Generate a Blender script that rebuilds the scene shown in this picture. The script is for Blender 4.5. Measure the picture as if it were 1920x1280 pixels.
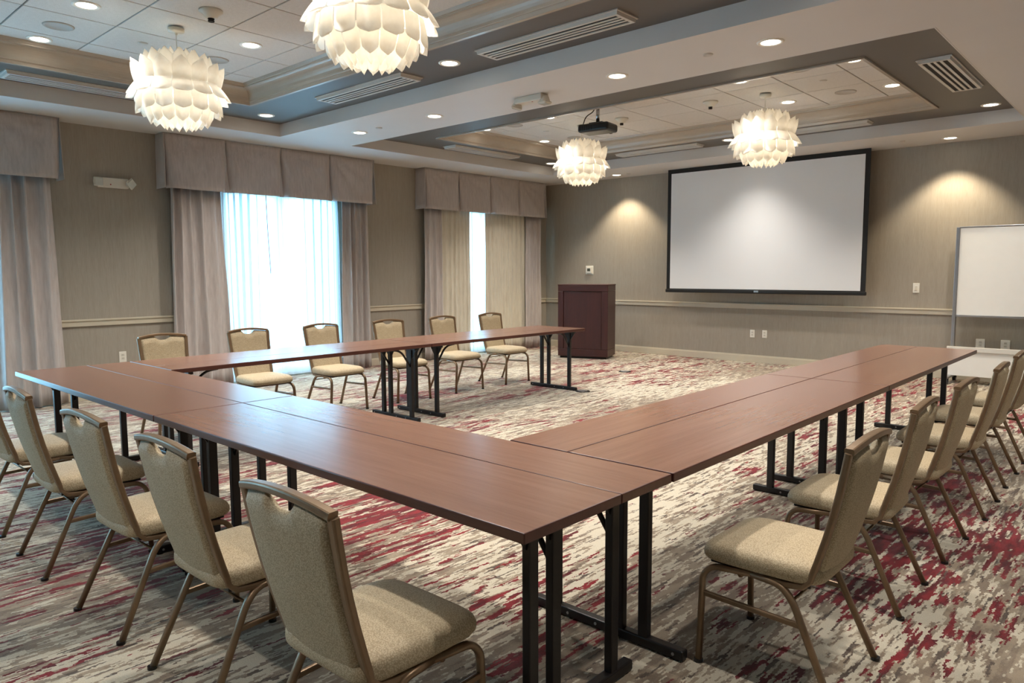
import bpy, bmesh, math, random
from mathutils import Vector, Matrix
for _o in list(bpy.data.objects):
    bpy.data.objects.remove(_o)
S = bpy.context.scene
COL = S.collection
PI = math.pi
random.seed(11)

# ------------------------------------------------------------------ camera, world, exposure
F_PX, YAW, PITCH, ROLL, CAM_H = 1360.2, 0.73894, 0.095706, -0.00428, 1.43
cam_d = bpy.data.cameras.new('camera'); cam = bpy.data.objects.new('camera', cam_d); COL.objects.link(cam)
S.camera = cam
cam_d.sensor_width = 36.0; cam_d.lens = 36.0 * F_PX / 1920.0
cam_d.clip_start = 0.05; cam_d.clip_end = 200
_f = Vector((-math.sin(YAW) * math.cos(PITCH), math.cos(YAW) * math.cos(PITCH), -math.sin(PITCH)))
_r = Vector((math.cos(YAW), math.sin(YAW), 0)); _u = _r.cross(_f)
_c, _s = math.cos(ROLL), math.sin(ROLL)
_r2, _u2 = _c * _r + _s * _u, -_s * _r + _c * _u
cam.matrix_world = Matrix(((_r2.x, _u2.x, -_f.x, 0), (_r2.y, _u2.y, -_f.y, 0), (_r2.z, _u2.z, -_f.z, CAM_H), (0, 0, 0, 1)))

W = bpy.data.worlds.new('world'); S.world = W; W.use_nodes = True
_bg = W.node_tree.nodes['Background']
_bg.inputs[0].default_value = (0.34, 0.70, 1.0, 1); _bg.inputs[1].default_value = 5.4
S.view_settings.view_transform = 'Standard'; S.view_settings.look = 'None'
S.view_settings.gamma = 1.0; S.view_settings.use_curve_mapping = False
S.view_settings.exposure = 1.38
WARM = (1.0, 0.935, 0.85)
SPOT_W, PEND_W = 56.0, .85

# ------------------------------------------------------------------ room dimensions (metres)
XL, XR, YB, YF = -9.044, 2.2, 10.92, -4.6
ZC, ZB1, ZT2 = 3.07, 3.215, 3.38          # soffit, coffer band, tile ceiling
HOLES = [(-8.12, -1.31, 0.5, 4.76), (-8.03, -1.31, 5.72, 9.87)]
TILES = [(-7.24, -2.21, 1.44, 3.84), (-7.24, -2.21, 6.81, 9.07)]
CROWN = 0.16

# ------------------------------------------------------------------ helpers
def link(o): COL.objects.link(o); return o
def put(name, bm, mat, parent=None, smooth=False, loc=None, rotz=None):
    bmesh.ops.recalc_face_normals(bm, faces=bm.faces)
    me = bpy.data.meshes.new(name); bm.to_mesh(me); bm.free()
    if smooth:
        for p in me.polygons: p.use_smooth = True
    for m in (mat if isinstance(mat, (list, tuple)) else [mat]): me.materials.append(m)
    o = link(bpy.data.objects.new(name, me))
    if parent is not None: o.parent = parent
    if loc is not None: o.location = loc
    if rotz is not None: o.rotation_euler = (0, 0, rotz)
    return o
def tag(o, label, cat, group=None):
    o['label'] = label; o['category'] = cat
    if group: o['group'] = group
    return o
def thing(name, label, cat, loc=(0, 0, 0), rotz=0.0, group=None):
    o = link(bpy.data.objects.new(name, None)); o.empty_display_size = 0.1
    o.location = loc; o.rotation_euler = (0, 0, rotz)
    return tag(o, label, cat, group)
def struct(o): o['kind'] = 'structure'; return o
def dup(root, label=None, group=None, loc=None, rotz=None):
    def cp(o, par):
        c = o.copy(); link(c); c.parent = par
        for ch in kids.get(o.name, []): cp(ch, c)
        return c
    kids = {}
    for o in list(COL.objects):
        if o.parent is not None: kids.setdefault(o.parent.name, []).append(o)
    r = cp(root, None)
    if label: r['label'] = label
    if group: r['group'] = group
    if loc is not None: r.location = loc
    if rotz is not None: r.rotation_euler = (0, 0, rotz)
    return r
def bm_new(): return bmesh.new()
def box(bm, x0, x1, y0, y1, z0, z1, bev=0.0, mi=0, seg=2):
    b = bmesh.new()
    vs = [b.verts.new(v) for v in ((x0, y0, z0), (x1, y0, z0), (x1, y1, z0), (x0, y1, z0), (x0, y0, z1), (x1, y0, z1), (x1, y1, z1), (x0, y1, z1))]
    for q in ((0, 3, 2, 1), (4, 5, 6, 7), (0, 1, 5, 4), (1, 2, 6, 5), (2, 3, 7, 6), (3, 0, 4, 7)):
        b.faces.new([vs[i] for i in q])
    if bev > 0: bmesh.ops.bevel(b, geom=b.edges[:], offset=bev, segments=seg, affect='EDGES', profile=0.5)
    for f in b.faces: f.material_index = mi
    merge(bm, b); return bm
def merge(bm, b, M=None):
    if M is not None: bmesh.ops.transform(b, matrix=M, verts=b.verts)
    m = {}
    for v in b.verts: m[v] = bm.verts.new(v.co)
    for f in b.faces:
        try:
            g = bm.faces.new([m[v] for v in f.verts]); g.material_index = f.material_index; g.smooth = f.smooth
        except ValueError: pass
    b.free()
def mbox(*a, **k): return box(bm_new(), *a, **k)
def cyl(bm, c, r, h, n=24, r2=None, axis='z', mi=0):
    """frustum from c upward along axis by h"""
    b = bmesh.new(); r2 = r if r2 is None else r2
    lo = [b.verts.new((r * math.cos(2 * PI * i / n), r * math.sin(2 * PI * i / n), 0)) for i in range(n)]
    hi = [b.verts.new((r2 * math.cos(2 * PI * i / n), r2 * math.sin(2 * PI * i / n), h)) for i in range(n)]
    for i in range(n): b.faces.new((lo[i], lo[(i + 1) % n], hi[(i + 1) % n], hi[i]))
    b.faces.new(lo[::-1]); b.faces.new(hi)
    for f in b.faces: f.material_index = mi
    M = Matrix.Translation(c)
    if axis == 'x': M = M @ Matrix.Rotation(PI / 2, 4, 'Y')
    if axis == 'y': M = M @ Matrix.Rotation(-PI / 2, 4, 'X')
    merge(bm, b, M); return bm
def lathe(bm, prof, n=32, c=(0, 0, 0), closed=False):
    """prof: list of (r, z)"""
    rings = []
    for r, z in prof:
        rings.append([bm.verts.new((c[0] + r * math.cos(2 * PI * i / n), c[1] + r * math.sin(2 * PI * i / n), c[2] + z)) for i in range(n)] if r > 1e-6 else [bm.verts.new((c[0], c[1], c[2] + z))])
    pairs = list(zip(rings[:-1], rings[1:])) + ([(rings[-1], rings[0])] if closed else [])
    for a, b in pairs:
        for i in range(n):
            j = (i + 1) % n
            if len(a) == 1 and len(b) == 1: continue
            if len(a) == 1: bm.faces.new((a[0], b[j], b[i]))
            elif len(b) == 1: bm.faces.new((a[i], a[j], b[0]))
            else: bm.faces.new((a[i], a[j], b[j], b[i]))
    return bm
def smooth_path(pts, r=0.03, k=5):
    """round the inner corners of a polyline"""
    P = [Vector(p) for p in pts]; out = [P[0]]
    for i in range(1, len(P) - 1):
        a, b, c = P[i - 1], P[i], P[i + 1]
        d1, d2 = (a - b), (c - b)
        rr = min(r, d1.length * .48, d2.length * .48)
        s, e = b + d1.normalized() * rr, b + d2.normalized() * rr
        for t in range(k + 1):
            u = t / k
            out.append((1 - u) ** 2 * s + 2 * u * (1 - u) * b + u * u * e)
    out.append(P[-1]); return out
def sweep(bm, pts, w, h=None, n=10, up=(0, 0, 1), caps=True, rect=False, rr=0.004):
    """tube along pts; round (radius w) or rectangular section (w across, h along the normal)"""
    P = [Vector(p) for p in pts]; up = Vector(up)
    if rect:
        a, b = w / 2, h / 2; sec = []
        for sx, sy, a0 in ((1, 1, 0), (-1, 1, PI / 2), (-1, -1, PI), (1, -1, 1.5 * PI)):
            for t in range(3):
                an = a0 + t * PI / 4
                sec.append((sx * (a - rr) + rr * math.cos(an), sy * (b - rr) + rr * math.sin(an)))
    else:
        sec = [(w * math.cos(2 * PI * i / n), (h or w) * math.sin(2 * PI * i / n)) for i in range(n)]
    rings = []
    for i, p in enumerate(P):
        t = (P[min(i + 1, len(P) - 1)] - P[max(i - 1, 0)]).normalized()
        s = t.cross(up)
        if s.length < 1e-4: s = t.cross(Vector((1, 0, 0)))
        s.normalize(); nn = s.cross(t).normalized()
        rings.append([bm.verts.new(p + s * x + nn * y) for x, y in sec])
    m = len(sec)
    for a, b in zip(rings[:-1], rings[1:]):
        for i in range(m): bm.faces.new((a[i], a[(i + 1) % m], b[(i + 1) % m], b[i]))
    if caps: bm.faces.new(rings[0][::-1]); bm.faces.new(rings[-1])
    return bm
def grid_surf(bm, fn, nu, nv, closed_u=False):
    V = [[bm.verts.new(fn(i / nu, j / nv)) for i in range(nu + (0 if closed_u else 1))] for j in range(nv + 1)]
    L = nu if closed_u else nu
    for j in range(nv):
        for i in range(L):
            k = (i + 1) % len(V[0])
            bm.faces.new((V[j][i], V[j][k], V[j + 1][k], V[j + 1][i]))
    return bm
def holed(bm, ax, x0, x1, y0, y1, holes, place, flat=False):
    """grid of quads over [x0,x1]x[y0,y1] without holes; place(u,v) -> 3D; faces only"""
    xs = sorted({x0, x1, *[h[0] for h in holes], *[h[1] for h in holes]})
    ys = sorted({y0, y1, *[h[2] for h in holes], *[h[3] for h in holes]})
    V = {}
    def v(i, j):
        if (i, j) not in V: V[i, j] = bm.verts.new(place(xs[i], ys[j]))
        return V[i, j]
    for i in range(len(xs) - 1):
        for j in range(len(ys) - 1):
            cx, cy = (xs[i] + xs[i + 1]) / 2, (ys[j] + ys[j + 1]) / 2
            if any(h[0] < cx < h[1] and h[2] < cy < h[3] for h in holes): continue
            bm.faces.new((v(i, j), v(i + 1, j), v(i + 1, j + 1), v(i, j + 1)))
    return bm
def extrude_all(bm, vec):
    r = bmesh.ops.extrude_face_region(bm, geom=bm.faces[:])
    bmesh.ops.translate(bm, vec=vec, verts=[g for g in r['geom'] if isinstance(g, bmesh.types.BMVert)])
    return bm
def subsurf(o, lv=2):
    m = o.modifiers.new('subsurf', 'SUBSURF'); m.levels = lv; m.render_levels = lv; return o
def solid(o, t, off=0):
    m = o.modifiers.new('solid', 'SOLIDIFY'); m.thickness = t; m.offset = off; return o

# ------------------------------------------------------------------ materials
def lin(r, g, b):
    f = lambda c: (c / 255) / 12.92 if c / 255 <= .04045 else ((c / 255 + .055) / 1.055) ** 2.4
    return (f(r), f(g), f(b), 1)
class NT:
    def __init__(s, name):
        s.m = bpy.data.materials.new(name); s.m.use_nodes = True; s.t = s.m.node_tree; s.n = s.t.nodes
        s.bsdf = s.n['Principled BSDF']; s.out = s.n['Material Output']
    def node(s, ty, **kw):
        x = s.n.new(ty)
        for k, v in kw.items():
            if hasattr(x, k) and not k.startswith('i_'): setattr(x, k, v)
        return x
    def l(s, a, b): s.t.links.new(a, b)
    def coord(s, scale=(1, 1, 1), rot=(0, 0, 0), kind='Object', loc=(0, 0, 0)):
        c = s.node('ShaderNodeTexCoord'); m = s.node('ShaderNodeMapping')
        m.inputs['Scale'].default_value = scale; m.inputs['Rotation'].default_value = rot; m.inputs['Location'].default_value = loc
        s.l(c.outputs[kind], m.inputs[0]); return m.outputs[0]
    def noise(s, vec, scale=1, detail=2, rough=.5, dist=0):
        x = s.node('ShaderNodeTexNoise'); x.inputs['Scale'].default_value = scale; x.inputs['Detail'].default_value = detail
        x.inputs['Roughness'].default_value = rough; x.inputs['Distortion'].default_value = dist
        s.l(vec, x.inputs['Vector']); return x.outputs['Fac']
    def ramp(s, fac, stops, interp='LINEAR'):
        x = s.node('ShaderNodeValToRGB'); cr = x.color_ramp; cr.interpolation = interp
        while len(cr.elements) < len(stops): cr.elements.new(0.5)
        for e, (p, c) in zip(cr.elements, stops): e.position = p; e.color = c if len(c) == 4 else (*c, 1)
        s.l(fac, x.inputs[0]); return x.outputs[0]
    def mix(s, fac, a, b, mode='MIX'):
        x = s.node('ShaderNodeMix'); x.data_type = 'RGBA'; x.blend_type = mode
        for sock, v in ((x.inputs[0], fac), (x.inputs[6], a), (x.inputs[7], b)):
            if isinstance(v, (int, float)): sock.default_value = v
            elif isinstance(v, tuple): sock.default_value = v
            else: s.l(v, sock)
        return x.outputs[2]
    def math(s, op, a, b=0.0):
        x = s.node('ShaderNodeMath'); x.operation = op
        for sock, v in ((x.inputs[0], a), (x.inputs[1], b)):
            if isinstance(v, (int, float)): sock.default_value = v
            else: s.l(v, sock)
        return x.outputs[0]
    def bump(s, h, strength=.2, dist=.002):
        x = s.node('ShaderNodeBump'); x.inputs['Strength'].default_value = strength; x.inputs['Distance'].default_value = dist
        s.l(h, x.inputs['Height']); s.l(x.outputs[0], s.bsdf.inputs['Normal'])
    def set(s, col=None, rough=.5, metal=0, spec=.5, coat=0, sheen=0):
        b = s.bsdf.inputs
        if col is not None:
            if isinstance(col, tuple): b['Base Color'].default_value = col
            else: s.l(col, b['Base Color'])
        b['Roughness'].default_value = rough; b['Metallic'].default_value = metal
        b['Specular IOR Level'].default_value = spec; b['Coat Weight'].default_value = coat
        b['Sheen Weight'].default_value = sheen
        return s
def simple(name, col, rough=.5, metal=0, spec=.5, var=.06, sc=8, bump=0):
    t = NT(name); n = t.noise(t.coord((sc, sc, sc)), 1, 3)
    dark = tuple(c * (1 - var) for c in col[:3]) + (1,); lite = tuple(min(1, c * (1 + var)) for c in col[:3]) + (1,)
    t.set(t.ramp(n, [(.3, dark), (.7, lite)]), rough, metal, spec)
    if bump: t.bump(t.noise(t.coord((1, 1, 1)), 220, 2), bump, .001)
    return t.m
M = {}
def mk_wall():
    t = NT('woven wallpaper')
    n1 = t.noise(t.coord((260, 260, 9)), 1, 3, .6); n2 = t.noise(t.coord((24, 24, 1.4)), 1, 2)
    n3 = t.noise(t.coord((420, 420, 160)), 1, 2)
    a = t.ramp(n1, [(.3, lin(146, 138, 126)), (.7, lin(167, 159, 147))])
    b = t.mix(.35, a, t.ramp(n2, [(.35, lin(152, 144, 132)), (.65, lin(163, 155, 143))]))
    t.set(b, .72, 0, .3); t.bump(t.math('ADD', n1, n3), .25, .0012); return t.m
M['wall'] = mk_wall()
M['trim'] = simple('painted trim', lin(197, 187, 167), .42, var=.02)
M['soffit'] = simple('painted ceiling', lin(210, 206, 202), .55, var=.015, sc=2, bump=.05)
M['band'] = simple('taupe ceiling band', lin(94, 88, 82), .5, var=.03, sc=3, bump=.05)
M['crown'] = simple('satin crown paint', lin(174, 163, 149), .26, spec=.6, var=.02)
def mk_tile():
    t = NT('mineral fibre tile'); c = t.coord((1, 1, 1))
    n = t.noise(c, 170, 3, .7); n2 = t.noise(c, 34, 3)
    col = t.mix(.35, t.ramp(n, [(.3, lin(184, 179, 173)), (.62, lin(219, 215, 210))]), t.ramp(n2, [(.3, lin(198, 193, 187)), (.7, lin(216, 212, 206))]))
    t.set(col, .9, 0, .1); t.bump(n, .5, .002); return t.m
M['tile'] = mk_tile()
M['tilegap'] = simple('ceiling grid', lin(96, 90, 84), .6)
def mk_carpet():
    t = NT('streaked carpet')
    def snap(vec, sx, sy):
        x = t.node('ShaderNodeVectorMath'); x.operation = 'SNAP'; t.l(vec, x.inputs[0]); x.inputs[1].default_value = (sx, sy, 1); return x.outputs[0]
    base = t.coord((1, 1, 1))
    wob = t.noise(t.coord((60, 60, 1)), 1, 2)
    ad = t.node('ShaderNodeVectorMath'); ad.operation = 'MULTIPLY_ADD'
    t.l(wob, ad.inputs[0]); ad.inputs[1].default_value = (.016, .05, 0); t.l(base, ad.inputs[2])
    q = snap(ad.outputs[0], .007, .022)
    def st(sx, sy, detail=2, seed=0.0, rough=.55):
        m = t.node('ShaderNodeMapping'); m.inputs['Scale'].default_value = (sx, sy, 1); m.inputs['Location'].default_value = (seed, seed * 1.7, seed)
        t.l(q, m.inputs[0]); return t.noise(m.outputs[0], 1, detail, rough)
    taupe, beige, cream, grey = lin(138, 122, 105), lin(162, 146, 125), lin(212, 202, 181), lin(98, 84, 74)
    n1 = st(24, 4.6, 3, 3.1, .65); n2 = st(40, 6.5, 4, 9.7, .65); n3 = st(48, 5.0, 3, 17.3); n4 = st(26, 3.6, 4, 23.9, .65)
    big = st(.75, .38, 1, 31.7); big2 = st(.9, .45, 1, 41.2); mid = st(4.6, 1.0, 2, 52.6)
    col = t.mix(t.ramp(n1, [(.44, (0, 0, 0)), (.52, (1, 1, 1))]), taupe, beige)
    cm = t.math('ADD', n2, t.math('MULTIPLY', t.math('SUBTRACT', big2, .5), .40))
    col = t.mix(t.ramp(cm, [(.51, (0, 0, 0)), (.525, (1, 1, 1))]), col, cream)
    col = t.mix(t.ramp(n3, [(.615, (0, 0, 0)), (.63, (1, 1, 1))]), col, grey)
    rm = t.math('ADD', t.math('ADD', n4, t.math('MULTIPLY', t.math('SUBTRACT', big, .5), .45)), t.math('MULTIPLY', t.math('SUBTRACT', mid, .5), .62))
    red = t.mix(t.ramp(n1, [(.4, (0, 0, 0)), (.6, (1, 1, 1))]), lin(92, 22, 28), lin(142, 32, 40))
    col = t.mix(t.ramp(rm, [(.602, (0, 0, 0)), (.612, (1, 1, 1))]), col, red)
    tuft = t.noise(t.coord((1, 1, 1)), 230, 2, .7)
    col = t.mix(.55, col, t.ramp(tuft, [(.3, (.55, .55, .55)), (.7, (1, 1, 1))]), 'MULTIPLY')
    t.set(col, .95, 0, .05, sheen=.25); t.bump(tuft, .8, .006); return t.m
M['carpet'] = mk_carpet()
def mk_wood(name, c1, c2, c3, rough, sc=(1.6, 30, 30), coat=.0):
    t = NT(name); c = t.coord(sc)
    n = t.noise(c, 1.0, 5, .62, .25); f = t.noise(t.coord((sc[0] * 4, sc[1] * 9, sc[2] * 9)), 1, 3, .6)
    col = t.ramp(n, [(.25, c1), (.5, c2), (.78, c3)])
    col = t.mix(.3, col, t.ramp(f, [(.3, c1), (.7, c3)]))
    t.set(col, rough, 0, .5, coat); t.bump(f, .012, .0004); return t.m
M['top'] = mk_wood('walnut laminate', lin(120, 88, 73), lin(132, 98, 82), lin(144, 109, 92), .24)
M['edge'] = mk_wood('walnut edge band', lin(62, 32, 26), lin(78, 42, 34), lin(92, 52, 43), .3)
M['podium'] = mk_wood('dark mahogany', lin(54, 28, 27), lin(66, 35, 33), lin(76, 42, 39), .38, (22, 22, 1.3))
M['podium2'] = mk_wood('dark mahogany across', lin(54, 28, 27), lin(66, 35, 33), lin(76, 42, 39), .38, (1.3, 22, 22))
M['black'] = simple('black powder coat', lin(26, 23, 24), .38, .2, var=.1)
M['bronze'] = simple('champagne bronze frame', lin(134, 111, 87), .36, .5, var=.07, sc=30)
def mk_fabric():
    t = NT('beige woven vinyl'); c = t.coord((1, 1, 1))
    v = t.node('ShaderNodeTexVoronoi'); v.inputs['Scale'].default_value = 240; v.inputs['Randomness'].default_value = 1.0; t.l(c, v.inputs['Vector'])
    h = t.math('SUBTRACT', 1.0, v.outputs['Distance'])
    col = t.mix(t.ramp(h, [(.35, (0, 0, 0)), (.75, (1, 1, 1))]), lin(156, 139, 112), lin(206, 190, 161))
    col = t.mix(.3, col, t.ramp(t.noise(c, 18, 2), [(.3, lin(174, 157, 127)), (.7, lin(188, 171, 140))]))
    t.set(col, .62, 0, .35); t.bump(h, .35, .0015); return t.m
M['fabric'] = M['fabric_b'] = mk_fabric()
def mk_drape(name, a, b, rough=.5, sheen=.4):
    t = NT(name); n = t.noise(t.coord((40, 40, 5)), 1, 4, .6); f = t.noise(t.coord((300, 300, 120)), 1, 2)
    t.set(t.ramp(n, [(.3, a), (.7, b)]), rough, 0, .4, sheen=sheen); t.bump(f, .12, .0006); return t.m
M['drape'] = mk_drape('taupe velvet drape', lin(176, 167, 163), lin(196, 187, 183), .38)
M['valance'] = mk_drape('taupe satin valance', lin(168, 159, 155), lin(186, 177, 173), .36)
M['satin'] = mk_drape('champagne satin lining', lin(198, 190, 172), lin(216, 208, 190), .24)
def mk_sheer():
    t = NT('white sheer voile'); t.n.remove(t.bsdf)
    tr = t.node('ShaderNodeBsdfTransparent'); tl = t.node('ShaderNodeBsdfTranslucent'); df = t.node('ShaderNodeBsdfDiffuse')
    tr.inputs[0].default_value = (.93, .97, 1, 1); tl.inputs[0].default_value = (.80, .86, .90, 1); df.inputs[0].default_value = (.86, .88, .9, 1)
    m1 = t.node('ShaderNodeMixShader'); m2 = t.node('ShaderNodeMixShader'); m1.inputs[0].default_value = .55
    t.l(tl.outputs[0], m1.inputs[1]); t.l(df.outputs[0], m1.inputs[2])
    w = t.noise(t.coord((500, 500, 500)), 1, 1); r = t.ramp(w, [(.3, (.82, .82, .82)), (.7, (.92, .92, .92))])
    t.l(r, m2.inputs[0]); t.l(tr.outputs[0], m2.inputs[1]); t.l(m1.outputs[0], m2.inputs[2]); t.l(m2.outputs[0], t.out.inputs[0]); return t.m
M['sheer'] = mk_sheer()
def mk_glass():
    t = NT('window glass'); t.n.remove(t.bsdf)
    tr = t.node('ShaderNodeBsdfTransparent'); tr.inputs[0].default_value = (.92, .97, .97, 1)
    g = t.node('ShaderNodeBsdfGlossy'); g.inputs['Roughness'].default_value = .02
    m = t.node('ShaderNodeMixShader'); m.inputs[0].default_value = .06
    t.l(tr.outputs[0], m.inputs[1]); t.l(g.outputs[0], m.inputs[2]); t.l(m.outputs[0], t.out.inputs[0]); return t.m
M['glass'] = mk_glass()
def mk_petal():
    t = NT('translucent white petal'); t.n.remove(t.bsdf)
    tl = t.node('ShaderNodeBsdfTranslucent'); df = t.node('ShaderNodeBsdfDiffuse')
    n = t.noise(t.coord((30, 30, 30)), 1, 2); c = t.ramp(n, [(.3, (.93, .90, .84)), (.7, (.97, .95, .90))])
    t.l(c, tl.inputs[0]); t.l(c, df.inputs[0])
    m = t.node('ShaderNodeMixShader'); m.inputs[0].default_value = .45
    t.l(tl.outputs[0], m.inputs[1]); t.l(df.outputs[0], m.inputs[2]); t.l(m.outputs[0], t.out.inputs[0]); return t.m
M['petal'] = mk_petal()
def emit(name, col, st):
    t = NT(name); t.n.remove(t.bsdf); e = t.node('ShaderNodeEmission'); e.inputs[0].default_value = (*col, 1)
    lw = t.node('ShaderNodeLayerWeight'); e.inputs[1].default_value = st
    t.n.remove(lw); t.l(e.outputs[0], t.out.inputs[0]); return t.m
M['lens'] = emit('lit downlight lens', (1, .93, .8), 5.0)
M['bulb'] = emit('lit bulb', (1.0, .85, .62), 2.6)
M['white'] = simple('white plastic', lin(226, 222, 212), .4, var=.02)
M['offwhite'] = simple('ivory plastic', lin(208, 203, 190), .4, var=.02)
M['dev'] = simple('grey white enamel', lin(198, 194, 187), .45, var=.02)
M['speaker'] = simple('speaker grille', lin(176, 170, 162), .7, var=.05, sc=200)
M['dark'] = simple('dark void', lin(30, 27, 26), .8)
M['silver'] = simple('brushed aluminium', lin(160, 160, 162), .35, .8)
M['chrome'] = simple('chrome tube', lin(190, 190, 190), .15, 1.0)
M['screen'] = simple('projection screen fabric', lin(224, 225, 226), .75, var=.01, sc=1)
M['screenblack'] = simple('black screen border', lin(14, 14, 15), .7)
M['board'] = simple('white markerboard', lin(246, 244, 237), .25, var=.01)
M['plastic'] = simple('black plastic', lin(22, 22, 25), .35, var=.1)
M['lcd'] = simple('grey display', lin(70, 74, 66), .2)
M['redled'] = simple('red indicator', lin(150, 30, 26), .4)
M['lens2'] = simple('clear lamp lens', lin(196, 198, 190), .18, var=.05)
M['grey'] = simple('grey cord', lin(110, 106, 100), .6)

# ------------------------------------------------------------------ setting: floor, walls, trims
struct(put('floor', mbox(XL - .15, XR + .15, YF - .15, YB + .15, -.12, 0), M['carpet']))
WIN = [(-3.75, -1.95, 0.05, 2.50), (0.30, 2.02, 0.05, 2.50), (4.46, 6.17, 0.05, 2.50), (8.35, 10.05, 0.05, 2.50)]  # first opening is an unseen extra window, added to bring in more daylight
wl = holed(bm_new(), 'x', YF - .15, YB + .15, 0, 3.6, WIN, lambda u, v: (XL, u, v)); extrude_all(wl, (-.15, 0, 0))
wall_left = struct(put('wall_left', wl, M['wall']))
wall_back = struct(put('wall_back', mbox(XL - .15, XR + .15, YB, YB + .15, 0, 3.6), M['wall']))
struct(put('wall_right', mbox(XR, XR + .15, YF, YB, 0, 3.6), M['wall']))
struct(put('wall_front', mbox(XL, XR, YF - .15, YF, 0, 3.6), M['wall']))
def rail(n, bm): return struct(put(n, bm, M['trim']))
def rail_prof(bm, along, a0, a1, zs=(.84, .915), d=.022):
    if along == 'x':
        box(bm, a0, a1, YB - d, YB + .001, zs[0], zs[1], .004); box(bm, a0, a1, YB - d - .012, YB + .001, zs[1] - .016, zs[1] + .004, .003)
    else:
        box(bm, XL - .001, XL + d, a0, a1, zs[0], zs[1], .004); box(bm, XL - .001, XL + d + .012, a0, a1, zs[1] - .016, zs[1] + .004, .003)
    return bm
k = 1
for a0, a1 in ((YF, -3.8), (-1.9, .25), (2.07, 4.40), (6.22, 8.30), (10.10, YB - .04)):
    rail('trim_%d' % k, rail_prof(bm_new(), 'y', a0, a1)); k += 1
rail('trim_%d' % k, rail_prof(bm_new(), 'x', XL, XR))
b = bm_new()
for a0, a1 in ((YF, -3.8), (-1.9, .25), (2.07, 4.40), (6.22, 8.30), (10.10, YB - .02)):
    box(b, XL - .001, XL + .018, a0, a1, 0, .10, .004); box(b, XL - .001, XL + .012, a0, a1, .098, .115, .003)
struct(put('baseboard_left', b, M['trim']))
b = bm_new(); box(b, XL, XR, YB - .018, YB + .001, 0, .10, .004); box(b, XL, XR, YB - .012, YB + .001, .098, .115, .003)
struct(put('baseboard_back', b, M['trim']))
# windows: frame, mullion, panes; the rearmost one is an unseen addition for daylight
for i, (y0, y1, z0, z1) in enumerate(WIN):
    b = bm_new(); x0, x1 = XL - .12, XL - .04
    box(b, x0, x1, y0, y0 + .06, z0, z1, .006); box(b, x0, x1, y1 - .06, y1, z0, z1, .006)
    box(b, x0, x1, y0 + .06, y1 - .06, z0, z0 + .08, .006); box(b, x0, x1, y0 + .06, y1 - .06, z1 - .06, z1, .006)
    w = struct(put('window_%d' % (i + 1), b, M['white']))
    ym = (y0 + y1) / 2
    put('mullion', mbox(x0 + .01, x1 - .01, ym - .035, ym + .035, z0 + .08, z1 - .06, .005), M['white'], w)
    for a, c in ((y0 + .06, ym - .035), (ym + .035, y1 - .06)):
        put('pane', mbox(XL - .085, XL - .08, a, c, z0 + .08, z1 - .06), M['glass'], w)

# ------------------------------------------------------------------ ceiling with two coffers
b = holed(bm_new(), 'z', XL - .15, XR + .15, YF - .15, YB + .15, HOLES, lambda u, v: (u, v, ZC)); extrude_all(b, (0, 0, .06))
ceiling = struct(put('ceiling', b, M['soffit']))
def ring(bm, prof, rect):
    """nested rectangles: prof of (inset, z) measured inward from rect"""
    x0, x1, y0, y1 = rect; R = []
    for d, z in prof: R.append([bm.verts.new(v) for v in ((x0 + d, y0 + d, z), (x1 - d, y0 + d, z), (x1 - d, y1 - d, z), (x0 + d, y1 - d, z))])
    for a, c in zip(R[:-1], R[1:]):
        for i in range(4): bm.faces.new((a[i], a[(i + 1) % 4], c[(i + 1) % 4], c[i]))
    return bm
for h, tl in zip(HOLES, TILES):
    s = put('coffer_side', ring(bm_new(), [(.006, ZC - .0015), (-.004, ZC - .0015), (-.004, ZB1 + .001), (.006, ZB1 + .001), (.006, ZC - .0015)], h), M['soffit'], ceiling)
    c = (tl[0] - CROWN, tl[1] + CROWN, tl[2] - CROWN, tl[3] + CROWN)
    bb = holed(bm_new(), 'z', h[0] - .02, h[1] + .02, h[2] - .02, h[3] + .02, [c], lambda u, v: (u, v, ZB1)); extrude_all(bb, (0, 0, .03))
    put('coffer_band', bb, M['band'], ceiling)
    prof = [(-.012, ZB1 + .004), (-.012, ZB1 - .016), (.018, ZB1 - .016), (.024, ZB1 + .012), (.034, ZB1 + .014)]
    for q in range(9):
        a = q / 8 * PI / 2; prof.append((.036 + .098 * (1 - math.cos(a)), ZB1 + .018 + .112 * math.sin(a)))
    prof += [(.136, ZB1 + .142), (.150, ZB1 + .144), (.162, ZT2 + .004), (.162, ZT2 + .02)]
    put('crown_molding', ring(bm_new(), prof, c), M['crown'], ceiling)
    put('grid_backing', mbox(tl[0] - .02, tl[1] + .02, tl[2] - .02, tl[3] + .02, ZT2 + .012, ZT2 + .03), M['tilegap'], ceiling)
    xs = [tl[0]] + sorted(x for x in [-2.51 - .637 * q for q in range(9)] if tl[0] + .05 < x < tl[1] - .05) + [tl[1]]
    ybase = 2.305 if tl[2] < 4 else 7.625
    ys = [tl[2]] + sorted(y for y in [ybase + .636 * q for q in range(-4, 5)] if tl[2] + .05 < y < tl[3] - .05) + [tl[3]]
    cache = {}
    for xa, xb in zip(xs[:-1], xs[1:]):
        for ya, yb in zip(ys[:-1], ys[1:]):
            key = (round(xb - xa, 3), round(yb - ya, 3))
            if key not in cache:
                o = put('ceiling_tile', mbox(-key[0] / 2 + .006, key[0] / 2 - .006, -key[1] / 2 + .006, key[1] / 2 - .006, 0, .0125, .002, seg=1), M['tile'], ceiling)
                cache[key] = o
            else:
                o = link(cache[key].copy()); o.parent = ceiling
            o.location = ((xa + xb) / 2, (ya + yb) / 2, ZT2)

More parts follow.
